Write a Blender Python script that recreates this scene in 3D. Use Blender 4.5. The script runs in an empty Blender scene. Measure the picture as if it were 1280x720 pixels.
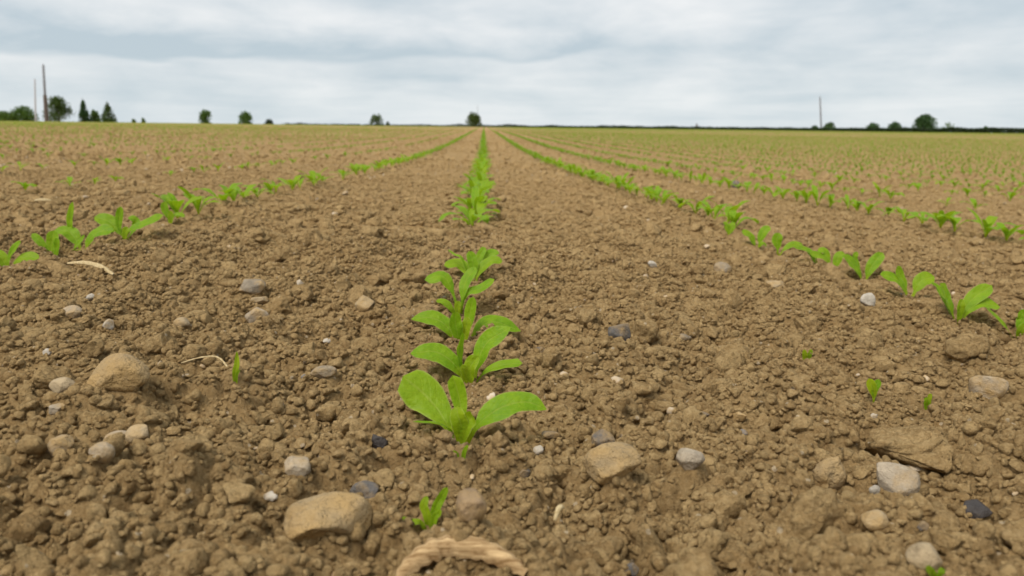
import bpy, bmesh, math, random
import numpy as np
from mathutils import Vector, Matrix

random.seed(7)
rng = np.random.default_rng(11)
scene = bpy.context.scene
col = scene.collection
R = math.radians

# ------------------------------------------------------------------ camera
PITCH, YAW, FPX = R(11.6), R(2.07), 950.0        # rows run along +Y, camera looks slightly to the right of them
cam_d = bpy.data.cameras.new('camera')
cam = bpy.data.objects.new('camera', cam_d)
col.objects.link(cam)
cam.location = (0, 0, 0)                          # the lens is 14 cm above the soil
cam.rotation_euler = (R(90) - PITCH, 0, -YAW)
cam_d.sensor_width = 36.0
cam_d.lens = FPX / 1280 * 36.0
cam_d.clip_start, cam_d.clip_end = 0.02, 2000
cam_d.dof.use_dof = True
cam_d.dof.focus_distance = 0.47
cam_d.dof.aperture_fstop = 15.0
scene.camera = cam

# ------------------------------------------------------------------ sky
SUN_EL, SUN_AZ = R(57), R(222)                    # azimuth clockwise from +Y: behind the camera, over its left shoulder
world = bpy.data.worlds.new('World')
scene.world = world
world.use_nodes = True
wt = world.node_tree
wt.nodes.clear()


def N(t, typ, **kw):
    n = t.nodes.new(typ)
    for k, v in kw.items():
        setattr(n, k, v)
    return n


def setin(n, **kw):
    for k, v in kw.items():
        n.inputs[k.replace('_', ' ')].default_value = v


def mathn(t, op, a, b=None, c=None, clamp=False):
    n = N(t, 'ShaderNodeMath', operation=op, use_clamp=clamp)
    for i, v in enumerate((a, b, c)):
        if v is None:
            continue
        if isinstance(v, (int, float)):
            n.inputs[i].default_value = v
        else:
            t.links.new(v, n.inputs[i])
    return n.outputs[0]


def noise(t, vec, scale, detail=4, rough=0.5, dist=0.0, dim='3D'):
    n = N(t, 'ShaderNodeTexNoise', noise_dimensions=dim)
    n.inputs['Scale'].default_value = scale
    n.inputs['Detail'].default_value = detail
    n.inputs['Roughness'].default_value = rough
    n.inputs['Distortion'].default_value = dist
    if vec is not None:
        t.links.new(vec, n.inputs['Vector'])
    return n.outputs['Fac']


def maprange(t, v, a, b, c=0.0, d=1.0, smooth=False):
    n = N(t, 'ShaderNodeMapRange')
    if smooth:
        n.interpolation_type = 'SMOOTHSTEP'
    t.links.new(v, n.inputs['Value'])
    for k, x in zip(('From Min', 'From Max', 'To Min', 'To Max'), (a, b, c, d)):
        n.inputs[k].default_value = x
    return n.outputs['Result']


def mixcol(t, fac, a, b, blend='MIX'):
    n = N(t, 'ShaderNodeMix', data_type='RGBA', blend_type=blend)
    if isinstance(fac, (int, float)):
        n.inputs[0].default_value = fac
    else:
        t.links.new(fac, n.inputs[0])
    for i, v in ((6, a), (7, b)):
        if isinstance(v, tuple):
            n.inputs[i].default_value = (*v, 1) if len(v) == 3 else v
        else:
            t.links.new(v, n.inputs[i])
    return n.outputs[2]


# overcast: one deck of stratocumulus overhead, seen edge-on near the horizon
tc = N(wt, 'ShaderNodeTexCoord')
sep = N(wt, 'ShaderNodeSeparateXYZ')
wt.links.new(tc.outputs['Generated'], sep.inputs[0])
zc = mathn(wt, 'MAXIMUM', sep.outputs['Z'], 0.0)
zz = mathn(wt, 'ADD', zc, 0.055)
comb = N(wt, 'ShaderNodeCombineXYZ')
wt.links.new(mathn(wt, 'DIVIDE', sep.outputs['X'], zz), comb.inputs[0])
wt.links.new(mathn(wt, 'DIVIDE', sep.outputs['Y'], zz), comb.inputs[1])
mp = N(wt, 'ShaderNodeMapping')
mp.inputs['Location'].default_value = (7.3, 2.2, 1.1)
wt.links.new(comb.outputs[0], mp.inputs['Vector'])
deck = noise(wt, mp.outputs[0], 0.42, 6, 0.55, 0.4)
# the billowing faces of the cloud banks, in direction space, flattened
mp2 = N(wt, 'ShaderNodeMapping')
mp2.inputs['Scale'].default_value = (1, 1, 2.8)
mp2.inputs['Location'].default_value = (1.25, 0.2, 1.4)
wt.links.new(tc.outputs['Generated'], mp2.inputs['Vector'])
puff = noise(wt, mp2.outputs[0], 7.0, 6, 0.52, 0.2)
wide = noise(wt, mp2.outputs[0], 1.9, 3, 0.5, 0.1)
# a cloud base whose underside hangs about five degrees up
edge = mathn(wt, 'ADD', sep.outputs['Z'], maprange(wt, wide, 0.3, 0.7, -0.014, 0.016))
edge = mathn(wt, 'ADD', edge, maprange(wt, puff, 0.3, 0.7, -0.009, 0.009))
under = mathn(wt, 'MULTIPLY', maprange(wt, edge, 0.084, 0.095, 0, 1, True), maprange(wt, edge, 0.096, 0.150, 1, 0, True))
mp3 = N(wt, 'ShaderNodeMapping')
mp3.inputs['Location'].default_value = (8.5, 4.5, 0.0)
mp3.inputs['Scale'].default_value = (-1, 1, 1)
wt.links.new(tc.outputs['Generated'], mp3.inputs['Vector'])
under = mathn(wt, 'MULTIPLY', under, maprange(wt, noise(wt, mp3.outputs[0], 1.6, 2, 0.5), 0.40, 0.58, 0, 1, True))
shade = mathn(wt, 'MULTIPLY_ADD', deck, 0.60, mathn(wt, 'MULTIPLY', puff, 0.85))
lit = maprange(wt, shade, 0.50, 0.93, 0.05, 1)
lit = mathn(wt, 'SUBTRACT', lit, mathn(wt, 'MULTIPLY', under, 0.70), clamp=True)
ccol = mixcol(wt, lit, (0.525, 0.615, 0.675), (0.88, 0.895, 0.90))
low = maprange(wt, sep.outputs['Z'], 0.0, 0.09, 1, 0, True)
ccol = mixcol(wt, mathn(wt, 'MULTIPLY', low, 0.45), ccol, (0.70, 0.785, 0.83))
bg_c = N(wt, 'ShaderNodeBackground')
bg_c.inputs['Strength'].default_value = 0.475
wt.links.new(ccol, bg_c.inputs['Color'])
sky = N(wt, 'ShaderNodeTexSky', sky_type='NISHITA')
sky.sun_disc = False
sky.sun_elevation = SUN_EL
sky.sun_rotation = SUN_AZ
bg_s = N(wt, 'ShaderNodeBackground')
bg_s.inputs['Strength'].default_value = 0.05
wt.links.new(sky.outputs[0], bg_s.inputs['Color'])
mixw = N(wt, 'ShaderNodeMixShader')
mixw.inputs[0].default_value = 0.93
wt.links.new(bg_s.outputs[0], mixw.inputs[1])
wt.links.new(bg_c.outputs[0], mixw.inputs[2])
wo = N(wt, 'ShaderNodeOutputWorld')
wt.links.new(mixw.outputs[0], wo.inputs['Surface'])

sun_d = bpy.data.lights.new('sun', 'SUN')
sun_d.energy = 1.5
sun_d.angle = R(26)
sun_d.color = (1.0, 0.94, 0.85)
sun = bpy.data.objects.new('sun', sun_d)
col.objects.link(sun)
sun.location = (0, 0, 30)
sd = Vector((math.sin(SUN_AZ) * math.cos(SUN_EL), math.cos(SUN_AZ) * math.cos(SUN_EL), math.sin(SUN_EL)))
sun.rotation_euler = (-sd).to_track_quat('-Z', 'Y').to_euler()

scene.view_settings.view_transform = 'Standard'
scene.view_settings.look = 'None'
scene.view_settings.exposure = 1.10
scene.view_settings.gamma = 1.0
scene.render.engine = 'CYCLES'
scene.cycles.use_denoising = True
scene.cycles.max_bounces = 6
scene.cycles.diffuse_bounces = 3
scene.cycles.transmission_bounces = 4

# ------------------------------------------------------------------ terrain
cp, sp = math.cos(PITCH), math.sin(PITCH)
cy, sy = math.cos(YAW), math.sin(YAW)
FWD = np.array([sy * cp, cy * cp, -sp])
RGT = np.array([cy, -sy, 0.0])
UPV = np.cross(RGT, FWD)


def ray(px, py):
    d = FWD + RGT * ((px - 640) / FPX) + UPV * ((360 - py) / FPX)
    return d / np.linalg.norm(d)


def at_depth(px, py, Y):
    """the point in that direction at distance Y along the rows"""
    d = ray(px, py)
    return d * (Y / d[1])


def base_z(X, Y):
    X = np.asarray(X, float); Y = np.asarray(Y, float)
    Yp = np.maximum(Y, -5)
    rr = np.sqrt(X * X + Y * Y)
    z = -0.142 - 0.0185 * Yp + 0.0278 * 2.2 * np.logaddexp(0, (Yp - 6.5) / 2.2)
    z = z - (0.0118 + 0.0285 * np.exp(-rr / 25)) * X
    far = np.maximum(Y - 112, 0)
    z = z - 0.0011 * far ** 2 / (1 + far / 60)
    return z


def hash2(ix, iy, s):
    h = (ix.astype(np.int64) * 374761393 + iy.astype(np.int64) * 668265263 + s * 2147483647) & 0xFFFFFFFF
    h = ((h ^ (h >> 13)) * 1274126177) & 0xFFFFFFFF
    h = h ^ (h >> 16)
    return (h & 0xFFFFFF).astype(float) / 0xFFFFFF


def vnoise(X, Y, s):
    ix, iy = np.floor(X), np.floor(Y)
    fx, fy = X - ix, Y - iy
    fx, fy = fx * fx * (3 - 2 * fx), fy * fy * (3 - 2 * fy)
    a, b = hash2(ix, iy, s), hash2(ix + 1, iy, s)
    c, d = hash2(ix, iy + 1, s), hash2(ix + 1, iy + 1, s)
    return (a + (b - a) * fx) * (1 - fy) + (c + (d - c) * fx) * fy - 0.5


def domes(X, Y, size, s):
    """rounded lumps, one per cell, of uneven height"""
    gx, gy = X / size, Y / size
    ix, iy = np.floor(gx), np.floor(gy)
    best = np.zeros_like(gx)
    for dx in (-1, 0, 1):
        for dy in (-1, 0, 1):
            cx, cyy = ix + dx, iy + dy
            px = cx + hash2(cx, cyy, s); py = cyy + hash2(cx, cyy, s + 1)
            rad = 0.35 + 0.5 * hash2(cx, cyy, s + 2)
            q = 1 - ((gx - px) ** 2 + (gy - py) ** 2) / rad ** 2
            h = np.sqrt(np.maximum(q, 0)) * rad * (0.35 + 0.65 * hash2(cx, cyy, s + 3))
            best = np.maximum(best, h)
    return best * size


LUMPS = ((0.085, 0.20, 5), (0.042, 0.50, 15), (0.020, 0.78, 25), (0.010, 0.95, 35), (0.005, 0.85, 45))


RAISE = 0.0065


def relief(X, Y):
    X = np.asarray(X, float); Y = np.asarray(Y, float)
    rr = np.sqrt(X * X + Y * Y)
    wx = X + 0.006 * vnoise(X * 60, Y * 60, 71) + 0.02 * vnoise(X * 14, Y * 14, 72)
    wy = Y + 0.006 * vnoise(X * 60, Y * 60, 73) + 0.02 * vnoise(X * 14, Y * 14, 74)
    z = np.zeros_like(rr)
    for size, amp, s in LUMPS:
        w = np.clip(size / (rr * 0.006 * 2.2) - 0.6, 0, 1)
        near = np.where(rr > 2.2, 0.75, 1.0)
        z = z + w * amp * near * domes(wx, wy, size, s)
    z = z + 0.016 * vnoise(X * 6, Y * 6, 81) + 0.010 * vnoise(X * 17, Y * 17, 82)
    z = z + 0.05 * vnoise(X * 0.6, Y * 0.6, 83) * np.clip(rr / 8 - 0.4, 0, 1)
    return z - 0.024 + RAISE


def ground_z(X, Y):
    return base_z(X, Y) + relief(X, Y)


T_MARCH = np.geomspace(0.08, 300, 3000)


def ground_at(px, py, surf=None):
    """march the ray through that pixel of the photograph down to the soil"""
    surf = surf or base_z
    d = ray(px, py)
    t = T_MARCH
    for _ in range(2):
        p = d[None] * t[:, None]
        below = p[:, 2] < surf(p[:, 0], p[:, 1])
        if not below.any():
            return d * 300
        k = max(int(np.argmax(below)), 1)
        t = np.linspace(t[k - 1], t[k], 40)
    return d * t[min(k, 39)]


# ------------------------------------------------------------------ object helpers
def link(name, me, mat=None, parent=None, loc=(0, 0, 0), rot=(0, 0, 0), scale=(1, 1, 1), smooth=True):
    o = bpy.data.objects.new(name, me)
    col.objects.link(o)
    if mat is not None and me is not None and len(me.materials) == 0:
        me.materials.append(mat)
    o.location, o.rotation_euler, o.scale = loc, rot, scale
    if parent is not None:
        o.parent = parent
    return o


def tag(o, label=None, cat=None, group=None, kind=None):
    for k, v in (('label', label), ('category', cat), ('group', group), ('kind', kind)):
        if v:
            o[k] = v
    return o


def empty(name, loc, rz=0, scale=1.0):
    o = bpy.data.objects.new(name, None)
    col.objects.link(o)
    o.empty_display_size = 0.02
    o.location = loc
    o.rotation_euler = (0, 0, rz)
    o.scale = (scale,) * 3
    return o


def mesh_np(name, verts, faces, smooth=True, uv=None):
    verts = np.ascontiguousarray(verts, dtype=np.float32)
    faces = np.ascontiguousarray(faces, dtype=np.int32)
    me = bpy.data.meshes.new(name)
    k = faces.shape[1]
    me.vertices.add(len(verts))
    me.vertices.foreach_set('co', verts.ravel())
    me.loops.add(faces.size)
    me.loops.foreach_set('vertex_index', faces.ravel())
    me.polygons.add(len(faces))
    me.polygons.foreach_set('loop_start', np.arange(0, faces.size, k, dtype=np.int32))
    if uv is not None:
        lay = me.uv_layers.new(name='UVMap')
        lay.data.foreach_set('uv', np.ascontiguousarray(uv[faces.ravel()], dtype=np.float32).ravel())
    me.update(calc_edges=True)
    me.polygons.foreach_set('use_smooth', np.full(len(faces), smooth))
    me.validate()
    return me


def grid_faces(nr, nc, off=0):
    a = np.arange(nr - 1)[:, None] * nc + np.arange(nc - 1)[None, :] + off
    return np.stack([a, a + 1, a + nc + 1, a + nc], -1).reshape(-1, 4)


# ------------------------------------------------------------------ materials
def new_mat(name):
    m = bpy.data.materials.new(name)
    m.use_nodes = True
    t = m.node_tree
    t.nodes.clear()
    out = N(t, 'ShaderNodeOutputMaterial')
    return m, t, out


def bump(t, h, strength, dist, prev=None):
    b = N(t, 'ShaderNodeBump')
    b.inputs['Strength'].default_value = strength
    b.inputs['Distance'].default_value = dist
    t.links.new(h, b.inputs['Height'])
    if prev is not None:
        t.links.new(prev, b.inputs['Normal'])
    return b.outputs[0]


def soil_material():
    m, t, out = new_mat('dry loam')
    geo = N(t, 'ShaderNodeNewGeometry')
    P = geo.outputs['Position']
    oi = N(t, 'ShaderNodeObjectInfo')
    big = noise(t, P, 3.0, 4, 0.6)
    mid = noise(t, P, 45.0, 5, 0.6)
    fine = noise(t, P, 380.0, 5, 0.75)
    c = mixcol(t, maprange(t, mid, 0.35, 0.65), (0.382, 0.253, 0.112), (0.508, 0.350, 0.164))
    c = mixcol(t, maprange(t, fine, 0.5, 0.70, 0, 0.75), c, (0.60, 0.435, 0.225))
    c = mixcol(t, maprange(t, fine, 0.5, 0.30, 0, 0.6), c, (0.24, 0.145, 0.055))
    c = mixcol(t, maprange(t, big, 0.35, 0.65, 0, 0.25), c, (0.40, 0.25, 0.105))
    # damp or paler lumps
    rnd = oi.outputs['Random']
    c = mixcol(t, maprange(t, rnd, 0.0, 0.3, 0.42, 0.0), c, (0.25, 0.150, 0.06))
    c = mixcol(t, maprange(t, rnd, 0.7, 1.0, 0.0, 0.40), c, (0.53, 0.365, 0.17))
    # specks of chalk and grit
    vor = N(t, 'ShaderNodeTexVoronoi')
    vor.inputs['Scale'].default_value = 260
    t.links.new(P, vor.inputs['Vector'])
    sepc = N(t, 'ShaderNodeSeparateColor')
    t.links.new(vor.outputs['Color'], sepc.inputs[0])
    speck = mathn(t, 'MULTIPLY', mathn(t, 'GREATER_THAN', sepc.outputs[0], 0.965), mathn(t, 'LESS_THAN', vor.outputs['Distance'], 0.33))
    c = mixcol(t, mathn(t, 'MULTIPLY', speck, 0.7), c, (0.62, 0.50, 0.34))
    b = N(t, 'ShaderNodeBsdfPrincipled')
    b.inputs['Roughness'].default_value = 1.0
    b.inputs['Specular IOR Level'].default_value = 0.08
    t.links.new(c, b.inputs['Base Color'])
    # crumb structure: clods over a hand wide far off, down to grains of a millimetre close by
    wob = N(t, 'ShaderNodeVectorMath', operation='MULTIPLY_ADD')
    nz = N(t, 'ShaderNodeTexNoise')
    nz.inputs['Scale'].default_value = 160
    nz.inputs['Detail'].default_value = 3
    t.links.new(P, nz.inputs['Vector'])
    t.links.new(nz.outputs['Color'], wob.inputs[0])
    wob.inputs[1].default_value = (0.006, 0.006, 0.006)
    t.links.new(P, wob.inputs[2])
    def cells(scale):
        v_ = N(t, 'ShaderNodeTexVoronoi')
        v_.inputs['Scale'].default_value = scale
        t.links.new(wob.outputs[0], v_.inputs['Vector'])
        return mathn(t, 'SUBTRACT', 1.0, v_.outputs['Distance'])
    n0 = bump(t, noise(t, P, 11.0, 5, 0.65), 1.0, 0.07)
    n1 = bump(t, noise(t, P, 120.0, 6, 0.7), 1.0, 0.0050, n0)
    n1 = bump(t, cells(170.0), 0.6, 0.0018, n1)
    n1 = bump(t, noise(t, wob.outputs[0], 330.0, 5, 0.75), 0.9, 0.0022, n1)
    n2 = bump(t, noise(t, P, 800.0, 4, 0.75), 1.0, 0.0012, n1)
    t.links.new(n2, b.inputs['Normal'])
    t.links.new(b.outputs[0], out.inputs[0])
    return m


def stone_material(name, colr, dust=0.5, rough=0.75):
    m, t, out = new_mat(name)
    geo = N(t, 'ShaderNodeNewGeometry')
    P = geo.outputs['Position']
    a = noise(t, P, 90.0, 5, 0.6)
    f = noise(t, P, 700.0, 3, 0.6)
    d = tuple(x * 0.62 for x in colr)
    c = mixcol(t, maprange(t, a, 0.35, 0.65), d, colr)
    c = mixcol(t, maprange(t, f, 0.55, 0.8, 0, 0.5), c, tuple(min(1, x * 1.35) for x in colr))
    # soil stuck to it in patches
    p2 = noise(t, P, 60.0, 6, 0.65)
    c = mixcol(t, maprange(t, p2, 0.55 - 0.18 * dust, 0.72 - 0.1 * dust, 0, 0.9), c, (0.41, 0.265, 0.105))
    b = N(t, 'ShaderNodeBsdfPrincipled')
    b.inputs['Roughness'].default_value = rough
    b.inputs['Specular IOR Level'].default_value = 0.3
    t.links.new(c, b.inputs['Base Color'])
    nb = bump(t, noise(t, P, 75.0, 5, 0.6), 0.5 + 0.4 * dust, 0.004 * dust + 0.0005)
    t.links.new(bump(t, noise(t, P, 300.0, 6, 0.7), 0.8, 0.0016, nb), b.inputs['Normal'])
    t.links.new(b.outputs[0], out.inputs[0])
    return m


def pebble_material():
    m, t, out = new_mat('mixed pebbles')
    oi = N(t, 'ShaderNodeObjectInfo')
    geo = N(t, 'ShaderNodeNewGeometry')
    ramp = N(t, 'ShaderNodeValToRGB')
    ramp.color_ramp.interpolation = 'CONSTANT'
    el = ramp.color_ramp.elements
    el[0].position, el[0].color = 0, (0.42, 0.34, 0.24, 1)
    el[1].position, el[1].color = 0.3, (0.46, 0.36, 0.24, 1)
    for p, c in ((0.5, (0.30, 0.245, 0.18)), (0.66, (0.54, 0.45, 0.33)), (0.8, (0.17, 0.15, 0.13)), (0.9, (0.36, 0.25, 0.16))):
        e = el.new(p); e.color = (*c, 1)
    t.links.new(oi.outputs['Random'], ramp.inputs[0])
    c = mixcol(t, maprange(t, noise(t, geo.outputs['Position'], 250, 5, 0.6), 0.42, 0.62, 0, 0.8), ramp.outputs[0], (0.41, 0.265, 0.105))
    b = N(t, 'ShaderNodeBsdfPrincipled')
    b.inputs['Roughness'].default_value = 0.8
    t.links.new(c, b.inputs['Base Color'])
    t.links.new(b.outputs[0], out.inputs[0])
    return m


def leaf_material(name, top, veins=True, trans=0.45, tcol=None, young=(0.38, 0.44, 0.02)):
    """beet leaf: UV.x across the blade (0.5 = midrib), UV.y from stalk to tip"""
    m, t, out = new_mat(name)
    oi = N(t, 'ShaderNodeObjectInfo')
    geo = N(t, 'ShaderNodeNewGeometry')
    P = geo.outputs['Position']
    c = mixcol(t, maprange(t, noise(t, P, 130, 4, 0.6), 0.35, 0.65, 0, 0.8), top, tuple(x * k for x, k in zip(top, (0.62, 0.78, 0.6))))
    c = mixcol(t, maprange(t, oi.outputs['Random'], 0.45, 1.0, 0, 0.35), c, (top[0] * 1.35, top[1] * 1.05, top[2] * 0.9))
    nrm = None
    if veins:
        uv = N(t, 'ShaderNodeUVMap')
        s = N(t, 'ShaderNodeSeparateXYZ')
        t.links.new(uv.outputs[0], s.inputs[0])
        u, v = s.outputs[0], s.outputs[1]
        au = mathn(t, 'MULTIPLY', mathn(t, 'ABSOLUTE', mathn(t, 'SUBTRACT', u, 0.5)), 2.0)
        rib = maprange(t, au, 0.02, 0.11, 0.30, 0, True)
        # side veins leave the midrib at an angle
        ph = mathn(t, 'SUBTRACT', mathn(t, 'MULTIPLY', v, 9.0), mathn(t, 'MULTIPLY', au, 2.2))
        sv = mathn(t, 'ABSOLUTE', mathn(t, 'SUBTRACT', mathn(t, 'FRACT', ph), 0.5))
        svm = maprange(t, sv, 0.0, 0.12, 0.20, 0, True)
        rim = maprange(t, au, 0.86, 1.0, 0, 0.42, True)
        stalk = maprange(t, v, 0.34, 0.02, 0, 0.85, True)
        c = mixcol(t, svm, c, (top[0] * 1.5, top[1] * 1.25, top[2] * 1.6))
        c = mixcol(t, rib, c, (0.40, 0.48, 0.08))
        c = mixcol(t, rim, c, (0.46, 0.52, 0.14))
        c = mixcol(t, stalk, c, young)
        hgt = mathn(t, 'ADD', mathn(t, 'MULTIPLY', svm, -0.6), mathn(t, 'ADD', mathn(t, 'MULTIPLY', rib, -0.8), mathn(t, 'MULTIPLY', noise(t, P, 170, 4, 0.55), 2.6)))
        nrm = bump(t, hgt, 0.55, 0.0012)
    b = N(t, 'ShaderNodeBsdfPrincipled')
    b.inputs['Roughness'].default_value = 0.48
    b.inputs['Specular IOR Level'].default_value = 0.22
    t.links.new(c, b.inputs['Base Color'])
    tr = N(t, 'ShaderNodeBsdfTranslucent')
    t.links.new(mixcol(t, 1.0, c, (*(tcol or (1.25, 1.15, 0.5)),), 'MULTIPLY'), tr.inputs['Color'])
    if nrm is not None:
        t.links.new(nrm, b.inputs['Normal'])
    mx = N(t, 'ShaderNodeMixShader')
    mx.inputs[0].default_value = trans
    t.links.new(b.outputs[0], mx.inputs[1])
    t.links.new(tr.outputs[0], mx.inputs[2])
    t.links.new(mx.outputs[0], out.inputs[0])
    return m


def plain_material(name, a, b_, scale, rough=0.9, stretch=(1, 1, 1), spec=0.2, bmp=0.0):
    m, t, out = new_mat(name)
    tcx = N(t, 'ShaderNodeTexCoord')
    mpp = N(t, 'ShaderNodeMapping')
    mpp.inputs['Scale'].default_value = stretch
    t.links.new(tcx.outputs['Object'], mpp.inputs['Vector'])
    f = noise(t, mpp.outputs[0], scale, 5, 0.6)
    c = mixcol(t, maprange(t, f, 0.35, 0.65), a, b_)
    b = N(t, 'ShaderNodeBsdfPrincipled')
    b.inputs['Roughness'].default_value = rough
    b.inputs['Specular IOR Level'].default_value = spec
    t.links.new(c, b.inputs['Base Color'])
    if bmp:
        t.links.new(bump(t, f, 0.8, bmp), b.inputs['Normal'])
    t.links.new(b.outputs[0], out.inputs[0])
    return m


SOIL = soil_material()
BEET = leaf_material('beet leaf', (0.245, 0.415, 0.014))
BEET_FAR = leaf_material('beet leaf far', (0.215, 0.350, 0.020), veins=False)
GRASS = leaf_material('grass blade', (0.30, 0.42, 0.014))
TREE_LEAF = leaf_material('tree foliage', (0.075, 0.120, 0.026), veins=False, trans=0.3)
TREE_LEAF2 = leaf_material('bush foliage', (0.095, 0.165, 0.030), veins=False, trans=0.3)
TREE_BLUE = leaf_material('conifer foliage', (0.055, 0.110, 0.036), veins=False, trans=0.2)
HEDGE_LEAF = leaf_material('hedge foliage', (0.036, 0.058, 0.020), veins=False, trans=0.2)
BARK = plain_material('bark', (0.06, 0.045, 0.03), (0.12, 0.09, 0.065), 3.0, stretch=(3, 3, 0.6))
POLE = plain_material('weathered pole wood', (0.19, 0.20, 0.22), (0.28, 0.29, 0.31), 4.0, stretch=(6, 6, 0.4))
POLE_PALE = plain_material('pale pole', (0.40, 0.40, 0.42), (0.52, 0.52, 0.54), 4.0, stretch=(6, 6, 0.4))
POLE_DARK = plain_material('tarred pole wood', (0.10, 0.085, 0.075), (0.16, 0.13, 0.11), 4.0, stretch=(6, 6, 0.4))
STRAW = plain_material('straw', (0.36, 0.26, 0.12), (0.58, 0.46, 0.26), 60.0, stretch=(12, 1, 12), rough=0.7, bmp=0.0006)
HUSK = plain_material('dried husk', (0.20, 0.115, 0.045), (0.56, 0.39, 0.20), 60.0, stretch=(0.7, 9, 9), rough=0.85, bmp=0.0006)
ST = {
    'pale': stone_material('pale limestone', (0.44, 0.36, 0.26), 0.6),
    'white': stone_material('white stone', (0.54, 0.48, 0.39), 0.35),
    'cream': stone_material('cream pebble', (0.45, 0.34, 0.20), 0.6),
    'grey': stone_material('grey stone', (0.30, 0.245, 0.175), 0.7),
    'slate': stone_material('blue slate', (0.135, 0.122, 0.110), 0.5),
    'dark': stone_material('dark flint', (0.060, 0.050, 0.045), 0.35, 0.5),
    'tan': stone_material('tan stone', (0.39, 0.285, 0.155), 1.3),
    'brown': stone_material('brown stone', (0.30, 0.205, 0.115), 0.6),
}

# ------------------------------------------------------------------ the field
NT, NR = 500, 760
th_f = np.linspace(R(-50), R(50), NT)
th = np.concatenate([np.linspace(R(-180), R(-50), 40)[:-1], th_f, np.linspace(R(50), R(180), 40)[1:]])
rr = np.concatenate([[0.0, 0.06], np.geomspace(0.11, 14, NR), np.geomspace(14, 900, 150)[1:]])
RR, TH = np.meshgrid(rr, th, indexing='ij')
GX, GY = RR * np.sin(TH), RR * np.cos(TH)
GZ = ground_z(GX, GY)
soil = link('field_soil', mesh_np('field_soil', np.stack([GX, GY, GZ], -1).reshape(-1, 3), grid_faces(len(rr), len(th))), SOIL)
tag(soil, kind='structure')


# ------------------------------------------------------------------ lumps and stones: shapes
def ico(sub):
    bm = bmesh.new()
    bmesh.ops.create_icosphere(bm, subdivisions=sub, radius=1)
    v = np.array([x.co[:] for x in bm.verts])
    f = np.array([[q.index for q in p.verts] for p in bm.faces])
    bm.free()
    return v, f


ICO = {k: ico(k) for k in (2, 3, 4, 5)}


def sph_pts(n, g):
    p = g.normal(size=(n, 3))
    return p / np.linalg.norm(p, axis=1)[:, None]


def sph_domes(v, n, g):
    p = sph_pts(n, g)
    h = 0.3 + 0.7 * g.random(n)
    rad = (0.9 + 0.8 * g.random(n)) * 2.0 / math.sqrt(n)
    d2 = ((v[:, None, :] - p[None]) ** 2).sum(-1)
    return (np.sqrt(np.maximum(1 - d2 / rad ** 2, 0)) * h).max(1)


def clod_mesh(name, seed, sub=3):
    """a broken lump: facets where it split, crumbs sticking to it"""
    g = np.random.default_rng(seed)
    v, f = ICO[sub]
    v = v.copy()
    v = v * (0.72 + 0.42 * sph_domes(v, 7, g))[:, None]
    for _ in range(9 if sub > 2 else 7):
        n = sph_pts(1, g)[0]
        k = 0.42 + 0.38 * g.random()
        over = np.maximum(v @ n - k, 0)
        v = v - over[:, None] * n * 0.9
    u = ICO[sub][0]
    r = 0.16 * sph_domes(u, 22, g)
    if sub >= 3:
        r = r + 0.18 * sph_domes(u, 80, g) * (g.random() + 0.5)
    if sub >= 4:
        r = r + 0.13 * sph_domes(u, 300, g)
    r = r + g.normal(0, 0.03 if sub < 3 else 0.018, len(r))
    v = v * (1 + r)[:, None]
    v = v * np.array([1.0, 0.65 + 0.4 * g.random(), 0.5 + 0.35 * g.random()])
    v = v / np.abs(v[:, 0]).max()
    return mesh_np(name, v, f)


def stone_mesh(name, seed, angular=0.5, sub=4, aspect=(1, 0.8, 0.6)):
    g = np.random.default_rng(seed)
    v, f = ICO[sub]
    v = v.copy()
    for _ in range(int(8 + 10 * angular)):
        n = sph_pts(1, g)[0]
        k = 0.55 + 0.3 * g.random() if angular > 0.3 else 0.72 + 0.2 * g.random()
        over = np.maximum(v @ n - k, 0)
        v = v - over[:, None] * n * 0.92
    r = 1 + (0.05 + 0.05 * angular) * (sph_domes(ICO[sub][0], 12, g) - 0.5) + 0.05 * (0.3 + angular) * sph_domes(ICO[sub][0], 60, g) + 0.03 * angular * sph_domes(ICO[sub][0], 260, g)
    v = v * r[:, None]
    v = (v - (v.max(0) + v.min(0)) / 2)
    v = v / ((v.max(0) - v.min(0)) / 2) * np.array(aspect)
    return mesh_np(name, v, f)


CLODS = [clod_mesh('soil_clod', 100 + i, 3) for i in range(14)]
BIGCLODS = [clod_mesh('soil_clod', 140 + i, 4) for i in range(16)]
CRUMBS = [clod_mesh('soil_crumb', 200 + i, 2) for i in range(12)]
PEBBLES = [stone_mesh('pebble', 300 + i, 0.5, 2, (1, 0.8, 0.55)) for i in range(4)]
for m_ in CLODS + BIGCLODS + CRUMBS:
    m_.materials.append(SOIL)
PEB_MAT = pebble_material()
for m_ in PEBBLES:
    m_.materials.append(PEB_MAT)

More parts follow.
